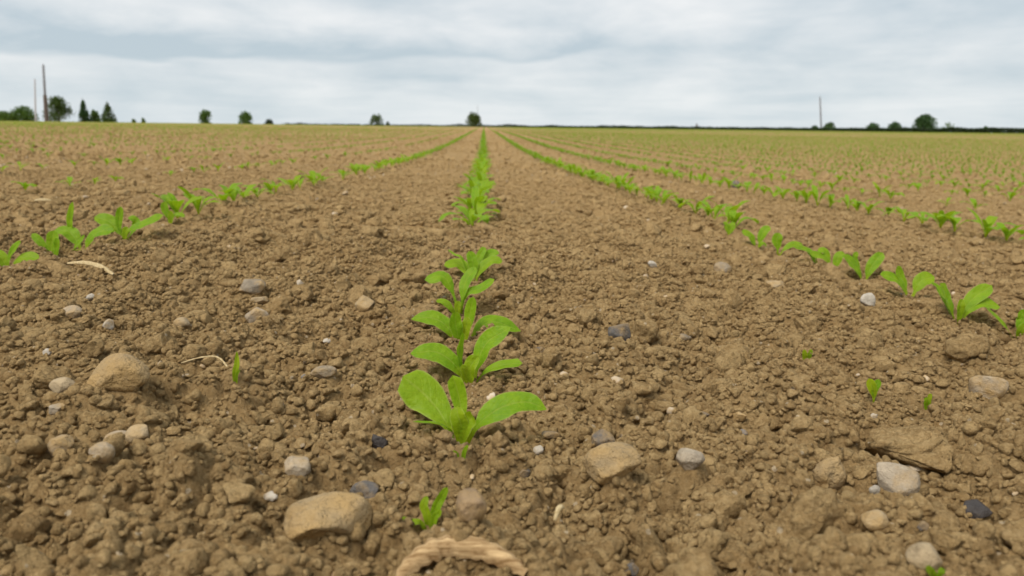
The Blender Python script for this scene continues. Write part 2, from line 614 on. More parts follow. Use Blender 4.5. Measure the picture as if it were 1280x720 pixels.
# ------------------------------------------------------------------ named stones
# pixel centre, width and height in the photograph, material, how angular, label
STONES = [
    (145, 468, 80, 46, 'tan', 0.5, 'broad soil-coated tan stone humped above the clods'),
    (125, 567, 32, 20, 'pale', 0.2, 'rounded pale pebble at the front of a touching trio'),
    (143, 553, 36, 17, 'pale', 0.2, 'flat pale pebble in the middle of a touching trio'),
    (169, 545, 30, 19, 'cream', 0.3, 'tan pebble at the back of a touching trio'),
    (73, 560, 29, 20, 'grey', 0.5, 'grey angular stone beside the trio of pale pebbles'),
    (75, 485, 29, 18, 'cream', 0.3, 'tan-grey oblong stone near the broad soil-coated stone'),
    (70, 512, 21, 10, 'pale', 0.4, 'small flat pale stone between clods'),
    (370, 585, 36, 19, 'pale', 0.7, 'squarish pale stone with a dark broken end'),
    (338, 621, 20, 10, 'white', 0.3, 'small flat white pebble beside a brown clod'),
    (455, 615, 36, 19, 'slate', 0.5, 'blue-grey slate stone near the small narrow-leaved seedling'),
    (402, 652, 112, 46, 'tan', 0.55, 'large pale slab of stone caked with soil'),
    (590, 635, 42, 48, 'brown', 0.6, 'upright grey-brown stone next to the small narrow-leaved seedling'),
    (473, 554, 24, 18, 'dark', 0.8, 'black jagged lump beside the broad-leaved beet seedling'),
    (775, 416, 30, 25, 'slate', 0.6, 'dark grey rounded stone standing out between the rows'),
    (320, 395, 30, 18, 'pale', 0.6, 'pale angular stone below a longer grey stone'),
    (313, 359, 36, 16, 'grey', 0.5, 'long grey stone lying with a pale stone below it'),
    (323, 376, 22, 9, 'cream', 0.4, 'thin cream stone between two larger stones'),
    (456, 379, 24, 18, 'cream', 0.5, 'cream angular stone near the middle row of seedlings'),
    (403, 466, 34, 14, 'grey', 0.3, 'smooth grey-green stone half buried in soil'),
    (133, 406, 15, 14, 'white', 0.4, 'small whitish stone standing among brown clods'),
    (87, 392, 24, 14, 'pale', 0.5, 'pale stone fragment lying beside a smaller grey chip'),
    (226, 404, 20, 12, 'cream', 0.2, 'small rounded cream pebble with soil on it'),
    (1040, 588, 44, 42, 'tan', 0.6, 'tan many-sided stone sitting on the clods'),
    (1130, 604, 50, 34, 'pale', 0.7, 'pale wedge-shaped stone with a pointed end'),
    (1097, 653, 34, 19, 'cream', 0.1, 'smooth pale oval pebble below the wedge-shaped stone'),
    (1160, 700, 46, 28, 'cream', 0.05, 'smooth cream egg-like pebble beside a green sprout'),
    (1095, 613, 14, 13, 'white', 0.2, 'tiny white pebble stuck to a brown clod'),
    (1145, 586, 20, 9, 'white', 0.2, 'small flat whitish stone behind the wedge-shaped stone'),
    (1240, 487, 40, 28, 'pale', 0.8, 'pale grey broken stone with a sharp ridge'),
    (865, 577, 36, 26, 'pale', 0.6, 'pale grey angular stone propped on soil between clods'),
    (1087, 375, 20, 18, 'white', 0.6, 'whitish block of stone beside the row on the hedge side'),
    (816, 331, 12, 10, 'white', 0.4, 'tiny bright white stone on smooth soil'),
    (925, 521, 19, 12, 'cream', 0.5, 'small cream stone near a dark flat chip'),
    (881, 520, 19, 8, 'slate', 0.7, 'dark flat chip of slate near a small cream stone'),
    (690, 545, 26, 9, 'dark', 0.6, 'dark flat flake near the broad-leaved beet seedling'),
    (673, 563, 13, 13, 'white', 0.8, 'small white broken cube of stone'),
    (755, 550, 30, 20, 'slate', 0.7, 'grey flat flake leaning on a big soil slab'),
    (768, 578, 74, 40, 'tan', 0.6, 'big soil-coloured slab with a grey flake leaning on it'),
    (655, 591, 16, 10, 'slate', 0.6, 'little blue-grey chip lying on a crumbly clod'),
    (1093, 520, 12, 6, 'white', 0.8, 'bright white sliver below the stalked weed sprout'),
    (788, 713, 24, 12, 'slate', 0.6, 'blue-grey slate pebble at the foot of a brown clod'),
    (1226, 641, 40, 14, 'dark', 0.7, 'dark blackish crumbly lump lying in a hollow'),
    (1156, 659, 15, 10, 'slate', 0.5, 'small blue-grey pebble set in a large clod'),
    (905, 335, 22, 12, 'grey', 0.4, 'grey smooth stone on fine soil between the rows'),
    (920, 231, 18, 9, 'slate', 0.5, 'dark stone at the edge of the second hedge-side row'),
    (972, 357, 26, 10, 'cream', 0.4, 'long cream stone lying on fine soil'),
    (375, 354, 10, 9, 'white', 0.4, 'tiny white stone near a long grey stone'),
    (112, 372, 11, 10, 'white', 0.4, 'tiny whitish stone on the rough soil'),
    (57, 442, 13, 9, 'white', 0.5, 'small bright chip of white stone'),
    (675, 438, 14, 8, 'slate', 0.6, 'small dark chip beside the seedling leaf tip'),
    (855, 422, 20, 9, 'grey', 0.6, 'flat grey chip near the dark rounded stone'),
    (407, 426, 14, 5, 'white', 0.6, 'thin white chip lying flat on soil'),
]
keep_clear = []          # x, y, radius


def place_stone(i, spec):
    px, py, w, h, kind, ang, label = spec
    g = ground_at(px, py + h * 0.42, ground_z)
    d = np.linalg.norm(g)
    wx = w / FPX * d * (FWD @ g) / d / 2
    hz = h / FPX * d / 2
    dep = wx * (0.7 + 0.3 * rng.random())
    zr = min(hz * 1.15, wx * 1.0)
    me = stone_mesh('stone', 400 + i, ang, 4 if w > 18 else 3, (wx, dep, zr))
    z = g[2] + hz * (0.38 if kind == 'tan' else 0.6)
    o = link('stone', me, ST[kind], loc=(g[0], g[1] + dep * 0.62, z),
             rot=(rng.uniform(-0.2, 0.2), rng.uniform(-0.15, 0.15), rng.uniform(-0.25, 0.25)))
    tag(o, label, 'stone', 'stones lying on the soil')
    keep_clear.append((g[0], g[1] + 0.5 * dep, wx * (0.6 if kind == 'tan' else 0.95), max(0.003, 0.33 * wx), 0.9))


for i_, s_ in enumerate(STONES):
    place_stone(i_, s_)


# ------------------------------------------------------------------ leaves
def bez(pts, n):
    pts = np.asarray(pts, float)
    t = np.linspace(0, 1, n)[:, None]
    k = len(pts) - 1
    out = np.zeros((n, pts.shape[1]))
    for i in range(k + 1):
        out += math.comb(k, i) * t ** i * (1 - t) ** (k - i) * pts[i]
    return out


def catmull(pts, n):
    p = np.asarray(pts, float)
    p = np.vstack([2 * p[0] - p[1], p, 2 * p[-1] - p[-2]])
    seg = len(p) - 3
    out = []
    for q in np.linspace(0, seg - 1e-6, n):
        i = int(q); t = q - i
        a, b, c, d = p[i:i + 4]
        out.append(0.5 * (2 * b + (c - a) * t + (2 * a - 5 * b + 4 * c - d) * t * t + (3 * b - a - 3 * c + d) * t ** 3))
    return np.array(out)


def leaf_arrays(spine, width, normal, nw=6, fold=0.25, wavy=0.10, petiole=0.30, pw=0.16, curl=0.0, pointed=0.45, seed=0, twist=0.0):
    """blade swept along the spine; returns verts, faces, uv"""
    g = np.random.default_rng(seed)
    n = len(spine)
    T = np.gradient(spine, axis=0)
    T /= np.linalg.norm(T, axis=1)[:, None]
    Nn = np.asarray(normal, float)
    s = np.concatenate([[0], np.cumsum(np.linalg.norm(np.diff(spine, axis=0), axis=1))])
    L = s[-1]
    v = s / L
    u = np.clip((v - petiole) / (1 - petiole), 0, 1)
    prof = (u ** 0.75) * ((1 - u) ** pointed)
    prof /= (0.75 / (0.75 + pointed)) ** 0.75 * (pointed / (0.75 + pointed)) ** pointed
    hw = width / 2 * np.maximum(prof, np.where(v < petiole + 0.12, pw * (1.3 - 0.8 * v), 0.0))
    hw[-1] = width * 0.015
    ac = np.linspace(-1, 1, nw + 1)
    V, UV = [], []
    ph, fr = g.random() * 6, 9 + 5 * g.random()
    for i in range(n):
        nn = Nn - T[i] * (Nn @ T[i])
        nn /= max(np.linalg.norm(nn), 1e-6)
        W = np.cross(T[i], nn)
        if twist:
            a = twist * v[i]
            W, nn = W * math.cos(a) + nn * math.sin(a), nn * math.cos(a) - W * math.sin(a)
        for x in ac:
            lift = hw[i] * (fold * abs(x) * (1.2 - 0.5 * abs(x)) - curl * x * x * v[i])
            lift += wavy * hw[i] * abs(x) ** 1.5 * math.sin(fr * v[i] + ph + (2.2 if x > 0 else 0)) * min(1, 2 * u[i])
            lift += 0.06 * hw[i] * math.sin(23 * v[i] + 9 * x + ph)
            V.append(spine[i] + W * hw[i] * x * (1 - 0.12 * fold * abs(x)) + nn * lift)
            UV.append((x * 0.5 + 0.5, v[i]))
    return np.array(V), grid_faces(n, nw + 1), np.array(UV)


def add_leaf(parent, V, F, UV, origin, mat, name='leaf'):
    me = mesh_np(name, V - origin, F, True, UV)
    return link(name, me, mat, parent)


def photo_plant(name, bx, by, leaves, label, group=None, cat='seedling', mat=BEET, dz=0.0, Y=None):
    """leaves: (points (px, py, mm farther along the row), width in px, facing (right, up, towards camera), options)"""
    b = ground_at(bx, by, ground_z)
    if Y:
        b = at_depth(bx, by, Y)
    sc = np.linalg.norm(b) * 1.0 / FPX
    root = empty(name, b)
    tag(root, label, cat, group)
    for i, lf in enumerate(leaves):
        pts, w, face = lf[:3]
        opt = lf[3] if len(lf) > 3 else {}
        P3 = [at_depth(x, y, b[1] + m * 0.001) for x, y, m in pts]
        if opt.get('rooted', True):
            P3[0] = P3[0] - np.array([0, 0, 0.006])
        sp_ = catmull(P3, 18)
        nn = np.array([face[0], -face[2], face[1]], float)
        kw = {k: x for k, x in opt.items() if k not in ('rooted', 'mat')}
        V, F, UV = leaf_arrays(sp_, w * sc * (0.95 if by > 500 else 0.88 if by > 410 and bx < 900 else 0.78), nn, nw=8, seed=int(bx * 7 + by + i), **kw)
        add_leaf(root, V, F, UV, b, opt.get('mat', mat))
        for q in P3[1:]:
            keep_clear.append((q[0], q[1], 0.45 * w * sc, 0.0045, 1.3))
    keep_clear.append((b[0], b[1] - 0.004, 0.012, 0.0026, 2.8))
    return root


# the nearest five of the middle row, leaf by leaf
ROW = 'beet seedlings of the middle row'
photo_plant('beet_seedling', 573, 550, [
    ([(571, 548, 0), (556, 526, 5), (534, 497, 14), (504, 470, 18)], 54, (0.35, 0.55, 0.8), dict(fold=0.22, petiole=0.22, curl=0.25, pointed=0.34)),
    ([(576, 548, 2), (577, 525, 6), (574, 498, 9), (566, 469, 10)], 23, (0.15, 0.25, 1.0), dict(fold=0.35, petiole=0.3, pointed=0.3)),
    ([(580, 548, 0), (600, 528, 0), (632, 507, 2), (660, 503, 4), (683, 512, 2)], 37, (-0.15, 0.75, 0.65), dict(fold=0.22, petiole=0.25, wavy=0.16, pointed=0.85)),
    ([(572, 549, -2), (562, 538, -5), (545, 530, -8), (516, 527, -8)], 18, (0.1, 0.9, -0.15), dict(fold=0.2, petiole=0.25, pointed=0.5)),
    ([(574, 549, -3), (577, 535, -5), (573, 521, -5), (571, 508, -3)], 24, (-0.3, 0.2, 1.0), dict(fold=0.4, petiole=0.1, mat=GRASS)),
    ([(576, 549, -4), (583, 533, -6), (590, 522, -6), (588, 514, -8)], 24, (-0.6, 0.3, 0.8), dict(fold=0.5, petiole=0.15, mat=GRASS)),
], 'beet seedling with broadest leaves in the middle row, behind a tiny sprout', ROW)
photo_plant('beet_seedling', 590, 474, [
    ([(583, 472, 0), (570, 458, 2), (545, 440, 4), (513, 442, 2)], 32, (0.0, 0.8, 0.6), dict(fold=0.2, petiole=0.15, curl=0.2, pointed=0.6)),
    ([(580, 470, 0), (574, 452, 2), (573, 434, 4), (578, 415, 4)], 17, (0.9, 0.1, 0.5), dict(fold=0.5, petiole=0.2)),
    ([(592, 472, 2), (598, 452, 3), (609, 428, 5), (638, 409, 5)], 32, (-0.6, 0.45, 0.75), dict(fold=0.2, petiole=0.22, wavy=0.16, pointed=0.7)),
    ([(592, 474, 0), (604, 467, -2), (625, 457, -3), (653, 454, -4)], 19, (0, 0.9, 0.45), dict(fold=0.25, petiole=0.25, pointed=0.3)),
    ([(590, 474, -2), (588, 462, -4), (592, 452, -4), (598, 446, -4)], 22, (-0.5, 0.3, 0.9), dict(fold=0.5, petiole=0.15, mat=GRASS)),
    ([(585, 473, -2), (580, 463, -4), (577, 456, -4)], 14, (0.4, 0.3, 0.9), dict(fold=0.5, petiole=0.15, mat=GRASS)),
], 'beet seedling in the middle row with one leaf rising and one lying flat', ROW)
photo_plant('beet_seedling', 577, 426, [
    ([(572, 424, 0), (562, 412, 2), (542, 398, 4), (514, 399, 3)], 28, (0.0, 0.85, 0.55), dict(fold=0.2, petiole=0.15, pointed=0.75, wavy=0.12)),
    ([(580, 424, 2), (586, 405, 4), (588, 388, 5), (592, 371, 5)], 17, (-0.2, 0.1, 1.0), dict(fold=0.35, petiole=0.3)),
    ([(582, 424, 4), (594, 416, 8), (615, 402, 14), (651, 414, 14)], 26, (0, 0.8, 0.6), dict(fold=0.2, petiole=0.2, pointed=0.8, wavy=0.12)),
    ([(575, 425, -2), (571, 412, -4), (569, 402, -4), (570, 390, -5)], 19, (0.3, -0.1, 1.0), dict(fold=0.2, petiole=0.1)),
    ([(579, 425, -2), (582, 412, -2), (584, 404, -2), (583, 396, -1)], 16, (-0.3, 0.2, 1.0), dict(fold=0.4, petiole=0.1, mat=GRASS)),
], 'beet seedling in the middle row with a slim upright leaf between two spreading ones', ROW)
photo_plant('beet_seedling', 573, 393, [
    ([(573, 392, 0), (570, 378, 2), (555, 346, 6), (531, 350, 3)], 26, (0.1, 0.8, 0.55), dict(fold=0.15, petiole=0.42, curl=0.3)),
    ([(575, 392, 0), (582, 368, 4), (600, 361, 6), (618, 349, 6)], 18, (0, 0.8, 0.6), dict(fold=0.2, petiole=0.3)),
    ([(574, 392, 0), (578, 372, 2), (582, 352, 8), (595, 334, 14)], 20, (-0.3, 0.5, 0.8), dict(fold=0.2, petiole=0.35)),
    ([(570, 393, -2), (564, 386, -4), (555, 378, -4), (545, 376, -4)], 14, (0.1, 0.8, 0.5), dict(fold=0.2, petiole=0.2)),
    ([(573, 393, -2), (572, 384, -2), (574, 376, -2)], 12, (-0.3, 0.3, 0.9), dict(fold=0.4, petiole=0.15, mat=GRASS)),
], 'leggy beet seedling in the middle row with drooping curled leaf', ROW)
photo_plant('beet_seedling', 592, 352, [
    ([(591, 350, 0), (585, 342, 4), (574, 330, 10), (555, 332, 6)], 22, (0, 0.8, 0.6), dict(fold=0.2, petiole=0.2)),
    ([(593, 350, 0), (600, 338, 4), (614, 326, 6), (628, 327, 6)], 20, (0, 0.8, 0.6), dict(fold=0.2, petiole=0.2)),
    ([(592, 350, 0), (592, 336, 4), (590, 324, 6), (586, 314, 8)], 18, (0.1, 0.3, 0.95), dict(fold=0.3, petiole=0.2)),
    ([(593, 350, 2), (602, 334, 20), (612, 318, 30), (624, 316, 30)], 18, (0, 0.6, 0.8), dict(fold=0.3, petiole=0.25)),
    ([(592, 350, 2), (595, 332, 20), (603, 314, 26), (606, 309, 30)], 14, (0, 0.4, 0.9), dict(fold=0.3, petiole=0.3)),
    ([(590, 350, 0), (578, 324, 0), (568, 318, 4), (560, 312, 8)], 4, (0, 0.6, 0.8), dict(fold=0.3, petiole=0.1)),
], 'bushy beet seedling in the middle row at the edge of the bare gap', ROW)
photo_plant('beet_seedling', 536, 657, [
    ([(537, 656, 0), (534, 644, 0), (530, 632, 1), (534, 620, 2)], 12, (-0.2, 0.2, 1), dict(fold=0.3, petiole=0.1, mat=GRASS)),
    ([(539, 656, 0), (543, 640, 1), (550, 624, 2), (559, 609, 3)], 13, (0.3, 0.2, 1), dict(fold=0.3, petiole=0.2)),
    ([(536, 657, -1), (526, 654, -2), (515, 653, -3), (501, 647, -3)], 10, (0, 1, 0.35), dict(fold=0.3, petiole=0.1, mat=GRASS)),
    ([(539, 656, -1), (543, 648, -2), (548, 642, -2), (551, 637, -2)], 10, (-0.3, 0.3, 0.9), dict(fold=0.3, petiole=0.1)),
], 'small narrow-leaved beet seedling beside an upright grey-brown stone', ROW)
photo_plant('weed_sprout', 578, 573, [
    ([(578, 572, 0), (580, 566, 0), (585, 556, 0)], 6, (0, 0.2, 1), dict(fold=0.3, petiole=0.1)),
    ([(576, 572, 0), (572, 568, 0), (566, 563, 0)], 3, (0, 0.2, 1), dict(fold=0.3, petiole=0.1)),
], 'tiny green sprout at the foot of the broad-leaved beet seedling', 'weed sprouts', 'sprout')

# weeds
photo_plant('grass_sprout', 295, 476, [
    ([(294, 476, 0), (294, 466, 0), (296, 455, 1), (296, 439, 2)], 8, (0.3, 0.1, 1), dict(fold=0.4, petiole=0.05, mat=GRASS, pointed=0.7)),
    ([(294, 476, 0), (296, 470, 0), (300, 462, 0)], 3, (0.3, 0.1, 1), dict(fold=0.4, petiole=0.05)),
], 'single upright grass blade beside a thin yellow straw', 'weed sprouts', 'grass')
photo_plant('weed_sprout', 1092, 507, [
    ([(1092, 507, 0), (1093, 496, 0), (1093, 486, 1), (1099, 474, 2)], 11, (0.2, 0.4, 0.9), dict(fold=0.2, petiole=0.45)),
    ([(1092, 507, 0), (1092, 494, 0), (1090, 484, 0), (1086, 473, 1)], 11, (-0.3, 0.4, 0.9), dict(fold=0.2, petiole=0.45, mat=GRASS)),
], 'stalked weed sprout with two leaves above a white sliver', 'weed sprouts', 'sprout')
photo_plant('weed_sprout', 1160, 509, [
    ([(1160, 509, 0), (1158, 502, 0), (1155, 498, 0)], 7, (-0.2, 0.5, 0.8), dict(fold=0.2, petiole=0.15)),
    ([(1160, 509, 0), (1161, 500, 0), (1164, 492, 1)], 7, (0.2, 0.4, 0.9), dict(fold=0.2, petiole=0.15, mat=GRASS)),
], 'tiny two-leaved sprout close to the pale broken stone', 'weed sprouts', 'sprout')
photo_plant('weed_sprout', 1009, 451, [
    ([(1009, 450, 0), (1006, 444, 0), (1005, 437, 0)], 8, (-0.2, 0.4, 0.9), dict(fold=0.2, petiole=0.1, mat=GRASS)),
    ([(1009, 450, 0), (1012, 443, 0), (1015, 437, 1)], 8, (0.2, 0.4, 0.9), dict(fold=0.2, petiole=0.1, mat=GRASS)),
], 'tiny yellow-green sprout alone between the middle and hedge-side rows', 'weed sprouts', 'sprout')
photo_plant('weed_sprout', 1172, 726, [
    ([(1172, 726, 0), (1166, 719, 0), (1157, 709, -2)], 10, (-0.2, 0.6, 0.7), dict(fold=0.2, petiole=0.15)),
    ([(1172, 726, 0), (1176, 718, 0), (1180, 711, 1)], 10, (0.2, 0.6, 0.7), dict(fold=0.2, petiole=0.15)),
], 'green sprout in front of the smooth cream egg-like pebble', 'weed sprouts', 'sprout')

# first row towards the wooden pole
LROW = 'beet seedlings of the first pole-side row'
photo_plant('beet_seedling', 12, 335, [
    ([(10, 334, 0), (12, 322, 3), (18, 310, 5), (26, 301, 6)], 10, (-0.3, 0.3, 0.9), dict(fold=0.3)),
    ([(13, 334, 0), (22, 327, 2), (34, 321, 4), (49, 323, 4)], 17, (0, 0.8, 0.6), dict(fold=0.2, petiole=0.15)),
    ([(9, 334, 0), (4, 326, 2), (-2, 319, 2), (-12, 314, 2)], 17, (0.2, 0.7, 0.6), dict(fold=0.2, petiole=0.15)),
], 'three-leaved beet seedling at the near end of the pole-side row', LROW)
photo_plant('beet_seedling', 66, 322, [
    ([(64, 321, 0), (58, 313, 2), (50, 302, 2), (40, 292, 4)], 11, (0.3, 0.5, 0.8), dict(fold=0.2)),
    ([(66, 321, 0), (64, 310, 4), (66, 299, 6), (67, 288, 8)], 17, (0.1, 0.3, 0.9), dict(fold=0.3)),
    ([(68, 321, 0), (71, 312, 2), (72, 305, 2), (71, 297, 2)], 12, (-0.3, 0.3, 0.9), dict(fold=0.3, petiole=0.1)),
], 'tuft-like beet seedling with close upright leaves in the pole-side row', LROW)
photo_plant('beet_seedling', 104, 312, [
    ([(103, 311, 0), (96, 302, 4), (86, 290, 8), (68, 288, 8)], 22, (0.1, 0.8, 0.5), dict(fold=0.2, petiole=0.2)),
    ([(105, 311, 0), (112, 300, 3), (124, 290, 5), (142, 288, 6)], 24, (-0.1, 0.8, 0.55), dict(fold=0.2, petiole=0.15)),
    ([(102, 312, -2), (92, 312, -10), (100, 302, -14), (106, 294, -14)], 9, (0, 0.7, 0.6), dict(fold=0.2, petiole=0.1, rooted=False)),
    ([(101, 311, 6), (91, 295, 14), (88, 276, 14), (91, 252, 14)], 11, (-0.3, 0.1, 1), dict(fold=0.4, petiole=0.15)),
    ([(106, 311, 0), (114, 309, -4), (120, 305, -4), (126, 305, -4)], 10, (0, 1, 0.4), dict(fold=0.2, petiole=0.2)),
], 'spreading beet seedling with one tall upright leaf in the pole-side row', LROW)
photo_plant('beet_seedling', 154, 299, [
    ([(152, 298, 0), (146, 288, 3), (136, 277, 6), (118, 271, 6)], 22, (0.2, 0.7, 0.6), dict(fold=0.2, petiole=0.15)),
    ([(153, 298, 0), (149, 284, 3), (149, 272, 5), (151, 258, 6)], 11, (0.3, 0.2, 0.9), dict(fold=0.4)),
    ([(155, 298, 0), (163, 287, 2), (180, 280, 4), (204, 269, 4)], 17, (-0.1, 0.7, 0.6), dict(fold=0.2, petiole=0.2)),
    ([(155, 298, -2), (157, 290, -3), (160, 284, -3)], 12, (-0.3, 0.3, 0.9), dict(fold=0.4, petiole=0.1, mat=GRASS)),
    ([(156, 297, 10), (170, 282, 30), (166, 273, 30), (160, 272, 30)], 13, (0, 0.8, 0.5), dict(fold=0.2, petiole=0.3)),
], 'winged beet seedling with leaf reaching far to one side in the pole-side row', LROW)
photo_plant('beet_seedling', 213, 279, [
    ([(212, 278, 0), (209, 269, 2), (206, 261, 3), (205, 252, 4)], 11, (0.3, 0.3, 0.9), dict(fold=0.3)),
    ([(213, 278, 0), (216, 272, 1), (222, 268, 2), (231, 271, 2)], 10, (0, 0.8, 0.5), dict(fold=0.3)),
    ([(213, 278, 0), (214, 270, 0), (212, 263, 0)], 10, (-0.2, 0.3, 0.9), dict(fold=0.3, petiole=0.1, mat=GRASS)),
], 'small narrow beet seedling in the pole-side row', LROW)

# first row towards the hedge
RROW = 'beet seedlings of the first hedge-side row'
photo_plant('beet_seedling', 1272, 420, [
    ([(1272, 419, 0), (1276, 408, 0), (1280, 398, 2), (1276, 387, 3)], 20, (-0.2, 0.6, 0.8), dict(fold=0.2, petiole=0.3)),
    ([(1273, 419, 0), (1278, 412, -2), (1284, 406, -3)], 14, (-0.2, 0.5, 0.8), dict(fold=0.3, petiole=0.1, mat=GRASS)),
    ([(1270, 420, 0), (1258, 410, -4), (1246, 398, -2), (1232, 384, 0)], 13, (0.3, 0.8, 0.5), dict(fold=0.25, petiole=0.3)),
    ([(1274, 419, 0), (1284, 404, 0), (1294, 394, 2)], 20, (-0.2, 0.6, 0.8), dict(fold=0.2, petiole=0.3)),
], 'beet seedling with rounded leaf and slim trailing one in the hedge-side row', RROW)
photo_plant('beet_seedling', 1198, 400, [
    ([(1196, 398, 0), (1188, 386, 2), (1182, 370, 5), (1175, 354, 6)], 25, (0.5, 0.5, 0.7), dict(fold=0.25, petiole=0.22)),
    ([(1199, 398, 0), (1207, 384, 2), (1220, 370, 4), (1240, 357, 4)], 22, (-0.3, 0.6, 0.7), dict(fold=0.2, petiole=0.25)),
    ([(1200, 398, 0), (1212, 386, 0), (1228, 379, 0), (1250, 384, -2)], 21, (-0.1, 0.85, 0.5), dict(fold=0.2, petiole=0.22)),
    ([(1198, 399, -2), (1200, 388, -3), (1201, 380, -3), (1203, 374, -2)], 13, (0.1, 0.3, 0.9), dict(fold=0.4, petiole=0.1, mat=GRASS)),
    ([(1195, 398, 2), (1180, 376, 10), (1172, 360, 16), (1164, 354, 16)], 12, (0.3, 0.7, 0.6), dict(fold=0.3, petiole=0.3)),
], 'big four-leaved beet seedling spread wide in the hedge-side row', RROW)
photo_plant('beet_seedling', 1138, 370, [
    ([(1136, 369, 0), (1128, 358, 2), (1118, 348, 4), (1100, 343, 6)], 19, (0.2, 0.7, 0.6), dict(fold=0.2, petiole=0.2)),
    ([(1139, 369, 0), (1146, 360, 2), (1153, 350, 4), (1168, 346, 4)], 22, (-0.3, 0.6, 0.7), dict(fold=0.2, petiole=0.25)),
    ([(1137, 369, 2), (1130, 354, 6), (1124, 342, 8), (1122, 332, 8)], 14, (0.2, 0.4, 0.9), dict(fold=0.3, petiole=0.3)),
], 'beet seedling with wing-like leaf pair in the hedge-side row', RROW)
photo_plant('beet_seedling', 1081, 352, [
    ([(1080, 351, 0), (1073, 340, 2), (1066, 330, 4), (1054, 319, 5)], 18, (0.3, 0.6, 0.7), dict(fold=0.2, petiole=0.2)),
    ([(1082, 351, 0), (1086, 340, 2), (1093, 328, 4), (1104, 316, 5)], 18, (-0.4, 0.5, 0.8), dict(fold=0.25, petiole=0.2)),
    ([(1080, 351, 3), (1072, 334, 8), (1068, 322, 10), (1072, 315, 12)], 11, (0.3, 0.5, 0.8), dict(fold=0.25, petiole=0.3)),
], 'V-shaped beet seedling in the hedge-side row', RROW)
photo_plant('beet_seedling', 1042, 337, [
    ([(1041, 336, 0), (1036, 328, 2), (1026, 320, 4), (1012, 317, 4)], 15, (0.2, 0.7, 0.6), dict(fold=0.2, petiole=0.2)),
    ([(1043, 336, 0), (1046, 327, 2), (1049, 320, 3), (1056, 317, 3)], 14, (-0.3, 0.6, 0.7), dict(fold=0.2, petiole=0.2)),
    ([(1041, 336, 2), (1034, 322, 8), (1030, 314, 10), (1022, 313, 12)], 14, (0.1, 0.7, 0.6), dict(fold=0.2, petiole=0.3)),
], 'low beet seedling touching its neighbour in the hedge-side row', RROW)
photo_plant('beet_seedling', 1022, 330, [
    ([(1021, 329, 0), (1016, 322, 2), (1012, 316, 3), (1007, 311, 3)], 12, (0.2, 0.7, 0.6), dict(fold=0.2, petiole=0.2)),
    ([(1022, 329, 0), (1018, 318, -2), (1002, 310, -2), (988, 306, -4)], 15, (0.1, 0.8, 0.5), dict(fold=0.2, petiole=0.3)),
], 'flat beet seedling with pale leaf across a gap in the hedge-side row', RROW)
photo_plant('beet_seedling', 972, 318, [
    ([(972, 317, 0), (972, 308, 1), (971, 300, 2), (974, 291, 3)], 16, (-0.1, 0.5, 0.85), dict(fold=0.25, petiole=0.3)),
    ([(973, 317, 0), (980, 312, 0), (990, 306, 0), (1003, 305, 0)], 12, (0, 0.8, 0.6), dict(fold=0.2, petiole=0.25)),
], 'beet seedling showing one round upright leaf in the hedge-side row', RROW)
photo_plant('beet_seedling', 947, 308, [
    ([(946, 307, 0), (940, 299, 2), (935, 293, 3), (927, 289, 4)], 16, (0.2, 0.7, 0.6), dict(fold=0.2, petiole=0.15)),
    ([(948, 307, 0), (951, 297, 2), (956, 288, 3), (963, 284, 4)], 14, (-0.2, 0.6, 0.7), dict(fold=0.2, petiole=0.2)),
    ([(947, 307, -2), (951, 306, -5), (954, 304, -6), (958, 308, -6)], 8, (0, 1, 0.5), dict(fold=0.2, petiole=0.15)),
], 'leafy beet seedling beside the round-leaved one in the hedge-side row', RROW)
photo_plant('beet_seedling', 911, 293, [
    ([(911, 292, 0), (909, 286, 1), (907, 281, 2), (904, 278, 2)], 11, (0.1, 0.7, 0.6), dict(fold=0.2, petiole=0.2)),
    ([(911, 292, 0), (914, 286, 1), (916, 281, 2), (919, 279, 2)], 11, (-0.1, 0.7, 0.6), dict(fold=0.2, petiole=0.2)),
], 'stunted little beet seedling in the hedge-side row', RROW)


# ------------------------------------------------------------------ random seedlings in the rows
def random_leaf(g, az, el, L, w, droop, nl=10, nw=4, **kw):
    d = np.array([math.cos(az), math.sin(az), 0])
    up = np.array([0, 0, 1.0])
    p0 = np.array([0, 0, -0.005])
    p1 = d * L * 0.35 * math.cos(el) + up * L * 0.35 * math.sin(el)
    e2 = el - droop * 0.5
    p2 = p1 + (d * math.cos(e2) + up * math.sin(e2)) * L * 0.36
    e3 = el - droop * 1.25
    p3 = p2 + (d * math.cos(e3) + up * math.sin(e3)) * L * 0.32
    spine = catmull([p0, p1, p2, p3], nl)
    nn = up * math.cos(el) - d * math.sin(el) + np.array([0, 0, 0.15])
    return leaf_arrays(spine, w, nn, nw=nw, seed=int(g.integers(1e6)), **kw)


def proto_plant(seed, nl=10, nw=4, nleaf=None):
    g = np.random.default_rng(seed)
    k = nleaf or int(g.integers(4, 7))
    az = g.random() * 6.28
    out = []
    for i in range(k):
        big = i < 4
        a = az + i * 1.571 + (0.8 if i >= 4 else 0) + g.normal() * 0.35
        out.append(random_leaf(g, a, R(g.uniform(28, 62) if big else g.uniform(62, 82)),
                               g.uniform(0.032, 0.048) if big else g.uniform(0.018, 0.030),
                               g.uniform(0.010, 0.016) if big else 0.008, R(g.uniform(15, 60)), nl, nw,
                               fold=g.uniform(0.15, 0.35), petiole=g.uniform(0.15, 0.3)))
    return out


PROTO = []
for k_ in range(10):
    PROTO.append([mesh_np('leaf', v_, f_, True, u_) for v_, f_, u_ in proto_plant(900 + k_)])
for pl_ in PROTO:
    for me_ in pl_:
        me_.materials.append(BEET)


